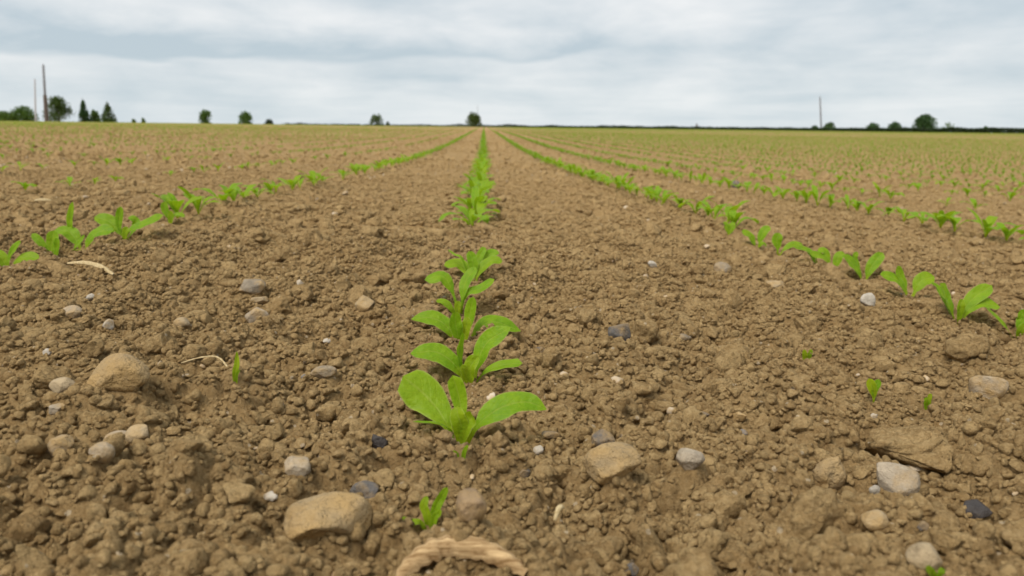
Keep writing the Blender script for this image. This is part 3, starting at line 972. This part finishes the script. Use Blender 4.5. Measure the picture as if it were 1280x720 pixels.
def seedling(x, y, k, rz, s, label, group):
    root = empty('beet_seedling', (x, y, base_z(x, y) + 0.005), rz, s)
    tag(root, label, 'seedling', group)
    for me in PROTO[k % len(PROTO)]:
        link('leaf', me, None, root)
    return root


def in_view(x, y, z, m=60):
    p = np.array([x, y, z])
    q = p @ FWD
    if q <= 0.05:
        return False
    px, py = 640 + FPX * (p @ RGT) / q, 360 - FPX * (p @ UPV) / q
    return -m < px < 1280 + m and py < 720 + m


ROW0, SPACING = -0.0135, 0.5
ORD = {1: 'first', 2: 'second', 3: 'third', 4: 'fourth', 5: 'fifth', 6: 'sixth', 7: 'seventh'}
START = {0: float(ground_at(597, 287)[1]), -1: float(ground_at(245, 273)[1]), 1: float(ground_at(880, 285)[1])}
far_list = []
indiv = []
for k in range(-180, 181):
    x0 = ROW0 + SPACING * k
    y = START.get(k, 0.75 + 0.1 * random.random())
    while y < 118:
        if y < 40:
            step = random.gauss({0: 0.066, 1: 0.076, 2: 0.084, -1: 0.105}.get(k, 0.122), 0.016)
        else:
            step = random.gauss(0.25, 0.04)
        dens = {0: 0.97, 1: 0.95, 2: 0.95, -1: 0.92}.get(k, 0.78 if k > 0 else 0.55)
        # patchy emergence
        patch = float(vnoise(np.array(x0 * 0.9 + 3), np.array(y * 0.55), 55 + k))
        if k not in (0, 1, 2):
            dens += 0.8 * patch
        if y > 6 and abs(k) > 2:
            dens *= 1.6
        if random.random() < dens and abs(x0) < 0.80 * y + 0.3:
            xx = x0 + random.gauss(0, 0.010)
            s = random.gauss(1.0, 0.16) * (0.85 if k < -1 else {0: 1.36, 1: 1.3, 2: 1.3, -1: 1.35}.get(k, 1.15))
            s = max(0.5, min(1.6, s))
            dist = math.hypot(xx, y)
            if dist < 6.5 and in_view(xx, y, float(base_z(xx, y))):
                indiv.append((dist / s, xx, y, s, k))
            elif in_view(xx, y, float(base_z(xx, y)), 250):
                far_list.append((xx, y, s))
        y += max(0.04, step)
indiv.sort()
for dist, xx, y, s, k in indiv[285:]:
    far_list.append((xx, y, s))
for i, (dist, xx, y, s, k) in enumerate(indiv[:285]):
    if k == 0:
        lab, grp = 'beet seedling beyond the bare gap, in the middle row leading to the round tree', 'far beet seedlings of the middle row'
    else:
        side = 'hedge' if k > 0 else 'wooden pole'
        if abs(k) in ORD:
            lab = f'small beet seedling farther along the {ORD[abs(k)]} row on the {side} side'
            grp = f'beet seedlings along the {ORD[abs(k)]} row on the {side} side'
        else:
            lab = f'small beet seedling in the outer rows on the {side} side'
            grp = f'beet seedlings of the outer rows on the {side} side'
    seedling(xx, y, i * 3 + k, random.random() * 6.28, s, lab, grp)

# all farther seedlings: one mass
LOD = []
for lod, (nl, nw, nleaf) in enumerate(((6, 2, 5), (4, 2, 4), (3, 1, 3))):
    ps = []
    for q in range(6):
        parts = proto_plant(1500 + q + 10 * lod, nl, nw, nleaf)
        vs, fs, o_ = [], [], 0
        for v_, f_, u_ in parts:
            vs.append(v_); fs.append(f_ + o_); o_ += len(v_)
        ps.append((np.vstack(vs), np.vstack(fs)))
    LOD.append(ps)
fa = np.array(far_list)
fr_ = np.hypot(fa[:, 0], fa[:, 1])
lodi = np.where(fr_ < 12, 0, np.where(fr_ < 32, 1, 2))
Vs, Fs, off = [], [], 0
fz = base_z(fa[:, 0], fa[:, 1]) + 0.008
for lod in range(3):
    for q in range(6):
        sel = np.where(lodi == lod)[0][q::6]
        if not len(sel):
            continue
        v, f = LOD[lod][q]
        a = rng.random(len(sel)) * 6.283
        s = fa[sel, 2] * (1.05 if lod < 1 else 1.2)
        ca, sa = np.cos(a) * s, np.sin(a) * s
        X = v[None, :, 0] * ca[:, None] - v[None, :, 1] * sa[:, None] + fa[sel, 0][:, None]
        Yv = v[None, :, 0] * sa[:, None] + v[None, :, 1] * ca[:, None] + fa[sel, 1][:, None]
        Z = v[None, :, 2] * s[:, None] + fz[sel][:, None]
        Vs.append(np.stack([X, Yv, Z], -1).reshape(-1, 3))
        Fs.append((f[None] + (np.arange(len(sel)) * len(v))[:, None, None]).reshape(-1, 4) + off)
        off += len(sel) * len(v)
far_o = link('beet_crop', mesh_np('beet_crop', np.vstack(Vs), np.vstack(Fs)), BEET_FAR)
tag(far_o, 'distant rows of beet seedlings merging into green haze across the field', 'crop', kind='stuff')
print('seedlings', len(indiv), 'far', len(far_list), 'tris', 2 * sum(len(f) for f in Fs))

# ------------------------------------------------------------------ clods
Yh = float(ground_at(580, 716, ground_z)[1])
for hx in (505, 530, 560, 590, 620, 650):
    hp = at_depth(hx, 705, Yh)
    keep_clear.append((hp[0], hp[1] - 0.004, 0.010, 0.002, 1.5))
kc = np.array(keep_clear)
CL = []


def scatter(n, r0, r1, dmin, dmax, power, clear=True, patchy=False):
    """clods of radius r0..r1 between those distances in a wedge ahead"""
    d = np.sqrt(rng.random(n) * (dmax ** 2 - dmin ** 2) + dmin ** 2)
    a = (rng.random(n) - 0.5) * R(98) + YAW
    u = rng.random(n)
    r = (r0 ** -power + u * (r1 ** -power - r0 ** -power)) ** (-1 / power)
    x, y = d * np.sin(a), d * np.cos(a)
    ok = np.ones(n, bool)
    if clear:
        for cx, cyy, cr, rmin, front in kc:
            # not on top of, nor right in front of, a seedling or a named stone
            q = (np.abs(x - cx) < cr + r * 0.7) & (y < cyy + cr + r * 0.4) & (y > cyy - cr * 0.7 - r * front)
            ok &= ~(q & (r > rmin))
    if patchy:
        ok &= (vnoise(x * 22, y * 22, 91) + 0.6 * vnoise(x * 70, y * 70, 92)) > -0.70 + 0.50 * rng.random(n)
    return np.stack([x[ok], y[ok], r[ok]], 1)


big = np.vstack([scatter(700, 0.0075, 0.022, 0.19, 1.6, 2.2), scatter(2800, 0.0085, 0.022, 1.2, 6.0, 2.4), scatter(20000, 0.010, 0.030, 4.5, 18.0, 2.2), scatter(45000, 0.016, 0.036, 12.0, 50.0, 2.2)])
rat = big[:, 2] / np.hypot(big[:, 0], big[:, 1])
order = np.argsort(-rat)
indc, restc = big[order[:290]], big[order[290:]]
first_clod = {}
for i, (x, y, r) in enumerate(indc):
    me = BIGCLODS[i % len(BIGCLODS)] if i < 130 else CLODS[i % len(CLODS)]
    z = float(ground_z(x, y)) + r * 0.12
    o = link('soil_clod', me, None, soil, (x, y, z), (rng.uniform(-.5, .5), rng.uniform(-.5, .5), rng.uniform(0, 6.28)),
             (r * rng.uniform(.85, 1.15), r * rng.uniform(.85, 1.15), r * rng.uniform(.85, 1.2)))
    if i >= 130:
        first_clod.setdefault(me.name, o)
clod_src = list(first_clod.values())
crumb_src = []
for i, me in enumerate(CRUMBS):
    x, y = 0.015 * i - 0.09, 0.33 + 0.01 * i
    crumb_src.append(link('soil_crumb', me, None, soil, (x, y, float(ground_z(x, y))), (0, 0, i), (0.004,) * 3))
peb_src = []
for i, me in enumerate(PEBBLES):
    x, y = 0.11 - 0.03 * i, 0.42 + 0.02 * i
    peb_src.append(link('pebble', me, None, soil, (x, y, float(ground_z(x, y)) + 0.001), (0, 0, i), (0.004,) * 3))


def instancer(name, pts, sources, sink, label, cat, flat=1.0):
    n = len(pts)
    v = np.stack([pts[:, 0], pts[:, 1], ground_z(pts[:, 0], pts[:, 1]) + pts[:, 2] * sink], -1)
    me = bpy.data.meshes.new(name)
    me.vertices.add(n)
    me.vertices.foreach_set('co', v.astype(np.float32).ravel())
    for nm, typ, key, data in (
            ('scl', 'FLOAT_VECTOR', 'vector', pts[:, 2:3] * (0.8 + 0.4 * rng.random((n, 3))) * np.array([1, 1, flat])),
            ('rot', 'FLOAT_VECTOR', 'vector', np.stack([rng.normal(0, .5, n), rng.normal(0, .5, n), rng.random(n) * 6.28], -1)),
            ('pick', 'INT', 'value', rng.integers(0, len(sources), n))):
        a = me.attributes.new(nm, typ, 'POINT')
        a.data.foreach_set(key, np.ascontiguousarray(data, dtype=np.int32 if typ == 'INT' else np.float32).ravel())
    me.update()
    o = link(name, me)
    ng = bpy.data.node_groups.new(name, 'GeometryNodeTree')
    ng.interface.new_socket('Geometry', in_out='INPUT', socket_type='NodeSocketGeometry')
    ng.interface.new_socket('Geometry', in_out='OUTPUT', socket_type='NodeSocketGeometry')
    gi, go = ng.nodes.new('NodeGroupInput'), ng.nodes.new('NodeGroupOutput')
    iop = ng.nodes.new('GeometryNodeInstanceOnPoints')
    jn = ng.nodes.new('GeometryNodeJoinGeometry')
    for s in reversed(sources):
        oi = ng.nodes.new('GeometryNodeObjectInfo')
        oi.inputs['Object'].default_value = s
        oi.inputs['As Instance'].default_value = True
        ng.links.new(oi.outputs['Geometry'], jn.inputs[0])
    at = {}
    for nm, dt in (('scl', 'FLOAT_VECTOR'), ('rot', 'FLOAT_VECTOR'), ('pick', 'INT')):
        a = ng.nodes.new('GeometryNodeInputNamedAttribute')
        a.data_type = dt
        a.inputs['Name'].default_value = nm
        at[nm] = a.outputs[0]
    e2r = ng.nodes.new('FunctionNodeEulerToRotation')
    ng.links.new(at['rot'], e2r.inputs[0])
    ng.links.new(gi.outputs[0], iop.inputs['Points'])
    ng.links.new(jn.outputs[0], iop.inputs['Instance'])
    iop.inputs['Pick Instance'].default_value = True
    ng.links.new(at['pick'], iop.inputs['Instance Index'])
    ng.links.new(e2r.outputs[0], iop.inputs['Rotation'])
    ng.links.new(at['scl'], iop.inputs['Scale'])
    ng.links.new(iop.outputs[0], go.inputs[0])
    md = o.modifiers.new('scatter', 'NODES')
    md.node_group = ng
    tag(o, label, cat, kind='stuff')
    return o


mid = np.vstack([restc, scatter(11000, 0.0036, 0.009, 0.18, 1.7, 2.2), scatter(16000, 0.0055, 0.010, 1.5, 6.5, 2.3)])
instancer('soil_lumps', mid, clod_src, 0.18, 'loose brown lumps of dry soil covering the field', 'soil')
sm = np.vstack([scatter(175000, 0.0012, 0.0044, 0.17, 1.25, 1.7, patchy=True), scatter(40000, 0.0026, 0.006, 1.1, 3.4, 2.2)])
instancer('soil_crumbs', sm, crumb_src, 0.25, 'fine brown crumbs of dry soil between the clods', 'soil')
pb = np.vstack([scatter(330, 0.0014, 0.0045, 0.2, 1.3, 2.0), scatter(900, 0.0035, 0.009, 1.2, 7.0, 2.2)])
instancer('small_pebbles', pb, peb_src, 0.45, 'small pale pebbles scattered over the brown soil', 'pebbles')


# ------------------------------------------------------------------ straw and husk
def ribbon(name, pts, w, mat, label, cat, thick=0.4, up=(0, 0, 1), group=None, n=24, cup=0.5):
    """a dry strap, cupped across, with a real underside"""
    sp_ = catmull(pts, n)
    c = sp_[0].copy()
    T = np.gradient(sp_, axis=0)
    T /= np.linalg.norm(T, axis=1)[:, None]
    V = []
    g = np.random.default_rng(int(abs(c[0]) * 1e5) % 9999)
    m = 18
    fib = g.normal(size=m) * 0.25
    for i in range(n):
        u_ = np.array(up, float)
        W = np.cross(T[i], u_); W /= np.linalg.norm(W)
        nn = np.cross(W, T[i])
        ww = w * (1 + 0.05 * g.normal()) * (0.25 + 0.75 * math.sin(math.pi * min(1, max(0, (i + 0.6) / (n + 0.2)))) ** 0.6) * (1 + 0.12 * math.sin(i * 1.7 + c[0] * 99))
        for j in range(m):
            a = 2 * math.pi * j / m
            x = math.cos(a)
            z = math.sin(a) * thick * (1 + fib[j] + 0.08 * g.normal()) + 0.10 * fib[j] * math.sin(i * 0.35 + j) - cup * x * x + 0.5 * cup
            V.append(sp_[i] - c + W * ww * 0.5 * x + nn * ww * 0.5 * z)
    F = []
    for i in range(n - 1):
        for j in range(m):
            F.append((i * m + j, i * m + (j + 1) % m, (i + 1) * m + (j + 1) % m, (i + 1) * m + j))
    me = mesh_np(name, np.array(V), np.array(F))
    o = link(name, me, mat, loc=c)
    tag(o, label, cat, group)
    return o


def gp(px, py, lift=0.0):
    p = ground_at(px, py)
    return np.array([p[0], p[1], p[2] + lift])


ribbon('dry_husk', [at_depth(498, 724, Yh - 0.004), at_depth(514, 704, Yh), at_depth(540, 686, Yh + 0.004), at_depth(572, 680, Yh + 0.006),
                    at_depth(606, 686, Yh + 0.004), at_depth(634, 700, Yh), at_depth(658, 716, Yh - 0.004)], 0.0085, HUSK,
       'dried tan husk arched over the soil in front of the small seedling', 'husk', 0.10, up=(0, -0.55, 0.83), n=40, cup=0.75)
ribbon('straw_stalk', [gp(228, 470, 0.008), gp(255, 469, 0.011), gp(276, 470, 0.011), gp(292, 481, 0.006)], 0.0013, STRAW,
       'thin bent yellow straw lying beside the upright grass blade', 'straw', 0.6, group='straws on the soil')
ribbon('straw_stalk', [gp(86, 339, 0.008), gp(108, 341, 0.010), (gp(128, 346, 0.010)), gp(143, 351, 0.006)], 0.006, STRAW,
       'flat tan straw in front of the pole-side row', 'straw', 0.4, group='straws on the soil')
ribbon('straw_stalk', [gp(44, 259, 0.012), gp(55, 259, 0.013), gp(65, 259, 0.012)], 0.009, STRAW,
       'short pale straw stub behind the pole-side row', 'straw', 0.4, group='straws on the soil')
ribbon('straw_stalk', [gp(693, 676, 0.008), gp(698, 670, 0.011), gp(704, 665, 0.010)], 0.0022, STRAW,
       'short pale splinter poking out between clods', 'straw', 0.6, group='straws on the soil')


# ------------------------------------------------------------------ trees, hedge and poles on the skyline
def leaf_quads(centres, size, g, jitter=0.5):
    n = len(centres)
    a = g.normal(size=(n, 3)); a /= np.linalg.norm(a, axis=1)[:, None]
    b = g.normal(size=(n, 3)); b -= a * (a * b).sum(1)[:, None]; b /= np.linalg.norm(b, axis=1)[:, None]
    s = size * (1 - jitter / 2 + jitter * g.random(n))[:, None]
    c = np.cross(a, b)
    P = np.stack([centres - a * s, centres + b * s * 0.5 + c * s * 0.15, centres + a * s, centres - b * s * 0.5 + c * s * 0.15], 1)
    return P.reshape(-1, 3), np.arange(n * 4).reshape(-1, 4)


def limb_mesh(segs):
    V, F = [], []
    for p, q, r0, r1 in segs:
        p, q = np.array(p, float), np.array(q, float)
        t = (q - p) / np.linalg.norm(q - p)
        u = np.cross(t, (0.3, 1, 0.2)); u /= np.linalg.norm(u)
        w = np.cross(t, u)
        o = len(V)
        for e, r in ((p, r0), (q, r1)):
            for j in range(7):
                a = j * 2 * math.pi / 7
                V.append(e + (u * math.cos(a) + w * math.sin(a)) * r)
        F += [(o + j, o + (j + 1) % 7, o + 7 + (j + 1) % 7, o + 7 + j) for j in range(7)]
    return np.array(V), np.array(F)


def tree(name, px, ptop, pw, D, shape, mat, label, seed, n=1800, group='trees and bushes on the skyline', gaps=0.5, leaf=0.2):
    """a tree at distance D whose top stands at that height in the view; pw is the crown's width in pixels"""
    g = np.random.default_rng(seed)
    n = int(n * 1.5)
    b = at_depth(px, 160, D)
    z0 = float(base_z(b[0], b[1]))
    top = at_depth(px, ptop, D)[2]
    H = max(top - z0, 0.8)
    d = np.linalg.norm(b)
    Wd = pw / FPX * d / 2
    root = empty(name, (b[0], b[1], z0))
    tag(root, label, 'tree' if 'tree' in name or 'conifer' in name else 'bush', group)
    segs = [((0, 0, -0.3), (g.normal() * .1, 0, H * 0.45), 0.035 * H, 0.022 * H), ((0, 0, H * 0.44), (g.normal() * .15, g.normal() * .15, H * 0.85), 0.022 * H, 0.006 * H)]
    cents = []
    nc = 46
    for i in range(nc):
        if shape == 'cone':
            t = g.random() ** 0.7
            z = H * (0.10 + 0.86 * (1 - t) if i else 0.95)
            rad = Wd * (1 - z / H) * 1.15 + 0.05 * Wd
        elif shape == 'dome':
            z = H * (0.08 + 0.84 * g.random() ** 0.8)
            rad = Wd * max(0.02, 1 - (z / H) ** 2.0) ** 0.62
        else:
            z = H * (0.28 + 0.66 * g.random())
            q = (z / H - 0.58) / 0.42
            rad = Wd * math.sqrt(max(0.03, 1 - q * q))
        a = g.random() * 6.283
        rho = max(rad - 0.16 * Wd, 0.08 * Wd) * math.sqrt(g.random())
        c = np.array([math.cos(a) * rho, math.sin(a) * rho, z])
        cents.append(c)
        if i < 14:
            segs.append(((0, 0, min(H * 0.75, c[2] * 0.62)), c, 0.010 * H, 0.003 * H))
    cents = np.array(cents)
    spread = (0.20 if gaps > 0.4 else 0.26) * Wd
    pick = g.integers(0, nc, n)
    pts = cents[pick] + g.normal(size=(n, 3)) * np.array([spread, spread, spread * 0.85])
    rad_p = np.hypot(pts[:, 0], pts[:, 1]) / Wd
    zp = pts[:, 2] / H
    lim = 0.86 + 0.30 * g.random(n)
    if shape == 'cone':
        ok = rad_p < (1.03 - zp) * 1.12 * lim
    elif shape == 'dome':
        ok = rad_p ** 2 + np.maximum(zp, 0) ** 2.2 < lim
    else:
        ok = rad_p ** 2 + ((zp - 0.56) / 0.46) ** 2 < lim
    pts = pts[ok & (pts[:, 2] > 0.1)]
    v, f = leaf_quads(pts, leaf, g)
    link('crown', mesh_np('crown', v, f, False), mat, root)
    lv, lf = limb_mesh(segs)
    link('trunk', mesh_np('trunk', lv, lf), BARK, root)
    return root


tree('bush', 8, 139, 34, 150, 'dome', TREE_LEAF2, 'low spreading bush at the open end of the thicket by the poles', 1, gaps=0.3)
tree('bush', 31, 133, 32, 152, 'dome', TREE_LEAF2, 'taller bush in the thicket beside the slim pale pole', 2, gaps=0.3)
tree('broadleaf_tree', 75, 120, 34, 158, 'dome', TREE_LEAF, 'rounded loose-crowned tree standing right behind the wooden pole', 3, n=1900, gaps=0.5)
tree('conifer_tree', 107, 121, 15, 160, 'cone', TREE_BLUE, 'slender pointed tree with a small bush at its foot', 4, n=1500, gaps=0.3)
tree('bush', 120, 137, 14, 162, 'dome', TREE_LEAF2, 'small bush between the slender tree and the broad pointed tree', 5, n=800)
tree('conifer_tree', 137, 126, 22, 160, 'cone', TREE_LEAF, 'broad pointed tree at the end of the tree group by the poles', 6, n=1800, gaps=0.3)
tree('bush', 168, 148, 7, 165, 'dome', TREE_LEAF2, 'tiny paired bush just clearing the brow beside the pointed tree', 7, n=300)
tree('bush', 180, 147, 6, 165, 'dome', TREE_LEAF2, 'tiny paired bush just clearing the brow beside the pointed tree', 8, n=300)
tree('bush', 258, 137, 15, 165, 'round', TREE_LEAF2, 'lone upright bush on the bare part of the skyline', 9, n=900, gaps=0.3)
tree('bush', 308, 139, 22, 168, 'dome', TREE_LEAF2, 'rounded bush beside a small dark mound of bush', 10, n=1200, gaps=0.3)
tree('bush', 337, 149, 16, 170, 'dome', HEDGE_LEAF, 'small dark mound-like bush beside the rounded bush', 11, n=600)
tree('broadleaf_tree', 471, 142, 18, 190, 'round', TREE_LEAF, 'small dark loose tree with a tiny bush at its side', 12, n=900, gaps=0.6)
tree('bush', 485, 151, 9, 190, 'dome', HEDGE_LEAF, 'tiny dark bush touching the small loose tree', 13, n=300)
tree('broadleaf_tree', 592, 140, 25, 175, 'dome', TREE_LEAF, 'round tree at the end of the middle row with a thin mast behind', 14, n=1600, gaps=0.4)
tree('bush', 1018, 157, 12, 150, 'dome', TREE_BLUE, 'small bush in the hedge at the foot of the hedge pole', 15, n=500)
tree('bush', 1037, 153, 18, 150, 'dome', TREE_BLUE, 'rounded bush in the hedge next to the hedge pole', 16, n=900, gaps=0.3)
tree('bush', 1091, 154, 20, 146, 'dome', TREE_BLUE, 'rounded hedge bush, one of two domes before the hedge tree', 17, n=900, gaps=0.3)
tree('bush', 1118, 153, 20, 146, 'dome', TREE_BLUE, 'rounded hedge bush, one of two domes before the hedge tree', 18, n=900, gaps=0.3)
tree('broadleaf_tree', 1156, 143, 28, 142, 'dome', TREE_BLUE, 'tallest dense dark tree rising from the hedge', 19, n=2600, gaps=0.2)
tree('broadleaf_tree', 1186, 152, 16, 160, 'round', TREE_LEAF2, 'faint thin-leaved tree showing behind the hedge beside the dense tree', 20, n=130, gaps=0.8)
tree('bush', 1232, 158, 10, 140, 'dome', TREE_BLUE, 'low bump-like bush growing out of the thick hedge end', 21, n=300)


def hedge():
    g = np.random.default_rng(5)
    # follows the field edge from behind the brow to the thick end
    path = [(-40, 158, 1.4), (0, 150, 1.2), (30, 140, 0.95), (60, 128, 0.72), (85, 116, 0.85), (115, 104, 1.0), (150, 92, 1.1)]
    pts = catmull(path, 260)
    root = empty('field_hedge', (pts[130][0], pts[130][1], float(base_z(pts[130][0], pts[130][1]))))
    tag(root, 'long dark clipped hedge along the far edge of the field', 'hedge')
    o = np.array(root.location)
    cs, segs = [], []
    for i, (x, y, h) in enumerate(pts[:-1]):
        x2, y2, _ = pts[i + 1]
        z = float(base_z(x, y))
        h = h * (0.92 + 0.25 * abs(float(vnoise(np.array(i * 0.35), np.array(0.5), 3))) * 2.4)
        m = 260
        t = g.random(m)
        c = np.stack([x + (x2 - x) * t + g.normal(0, .3, m), y + (y2 - y) * t + g.normal(0, .3, m), z + h * g.random(m) ** 0.8], -1)
        cs.append(c)
        if i % 2 == 0:
            segs.append(((x - o[0], y - o[1], z - 0.2 - o[2]), (x - o[0] + g.normal() * .2, y - o[1], z + h * 0.8 - o[2]), 0.05, 0.02))
    v, f = leaf_quads(np.vstack(cs), 0.14, g)
    link('foliage', mesh_np('foliage', v - o, f, False), HEDGE_LEAF, root)
    lv, lf = limb_mesh(segs)
    stems = link('stems', mesh_np('stems', lv, lf), BARK, root)
    stems['kind'] = 'stuff'
    return root


hedge()


def pole(px_b, px_t, py_t, D, r, mat, label, lower=None, group='poles on the skyline'):
    b = at_depth(px_b, 155, D)
    z0 = float(base_z(b[0], b[1]))
    t = at_depth(px_t, py_t, D)
    root = empty('utility_pole', (b[0], b[1], z0))
    tag(root, label, 'pole', group)
    lean = t[0] - b[0]
    H = t[2] - z0
    zs = [-0.5, H * 0.3, H * 0.6, H * 0.985, H]
    rs = [r, r * 0.92, r * 0.85, r * 0.74, r * 0.45]
    V, F = [], []
    for z, rad in zip(zs, rs):
        for j in range(14):
            a = j * 2 * math.pi / 14
            V.append((lean * max(z, 0) / H + rad * math.cos(a), rad * math.sin(a), z))
    for i in range(len(zs) - 1):
        F += [(i * 14 + j, i * 14 + (j + 1) % 14, (i + 1) * 14 + (j + 1) % 14, (i + 1) * 14 + j) for j in range(14)]
    link('shaft', mesh_np('shaft', np.array(V), np.array(F)), mat, root)
    # steel cap with a pin on top
    V, F = limb_mesh([((lean, 0, H - 0.02), (lean, 0, H + 0.05), r * 0.5, r * 0.42), ((lean, 0, H + 0.04), (lean, 0, H + 0.22), r * 0.14, r * 0.12)])
    link('cap', mesh_np('cap', V, F), POLE, root)
    if lower:
        V, F = limb_mesh([((0, 0, -0.5), (lean * lower / H, 0, lower), r * 1.5, r * 1.28)])
        link('butt_sleeve', mesh_np('butt_sleeve', V, F), POLE_DARK, root)
    return root


pole(58.5, 54, 81, 120, 0.20, POLE, 'tall thick wooden pole in front of the rounded tree', lower=3.9)
pole(44.5, 43.5, 99, 146, 0.15, POLE_PALE, 'slim pale pole between the thicket and the thick wooden pole')
pole(1028, 1025, 121, 150, 0.17, POLE, 'thin grey pole standing in the hedge')
pole(597, 597, 132, 178, 0.06, POLE, 'very thin mast behind the round tree at the end of the middle row')
pole(871, 871, 155, 138, 0.20, POLE_DARK, 'short dark post stub poking above the low hedge')
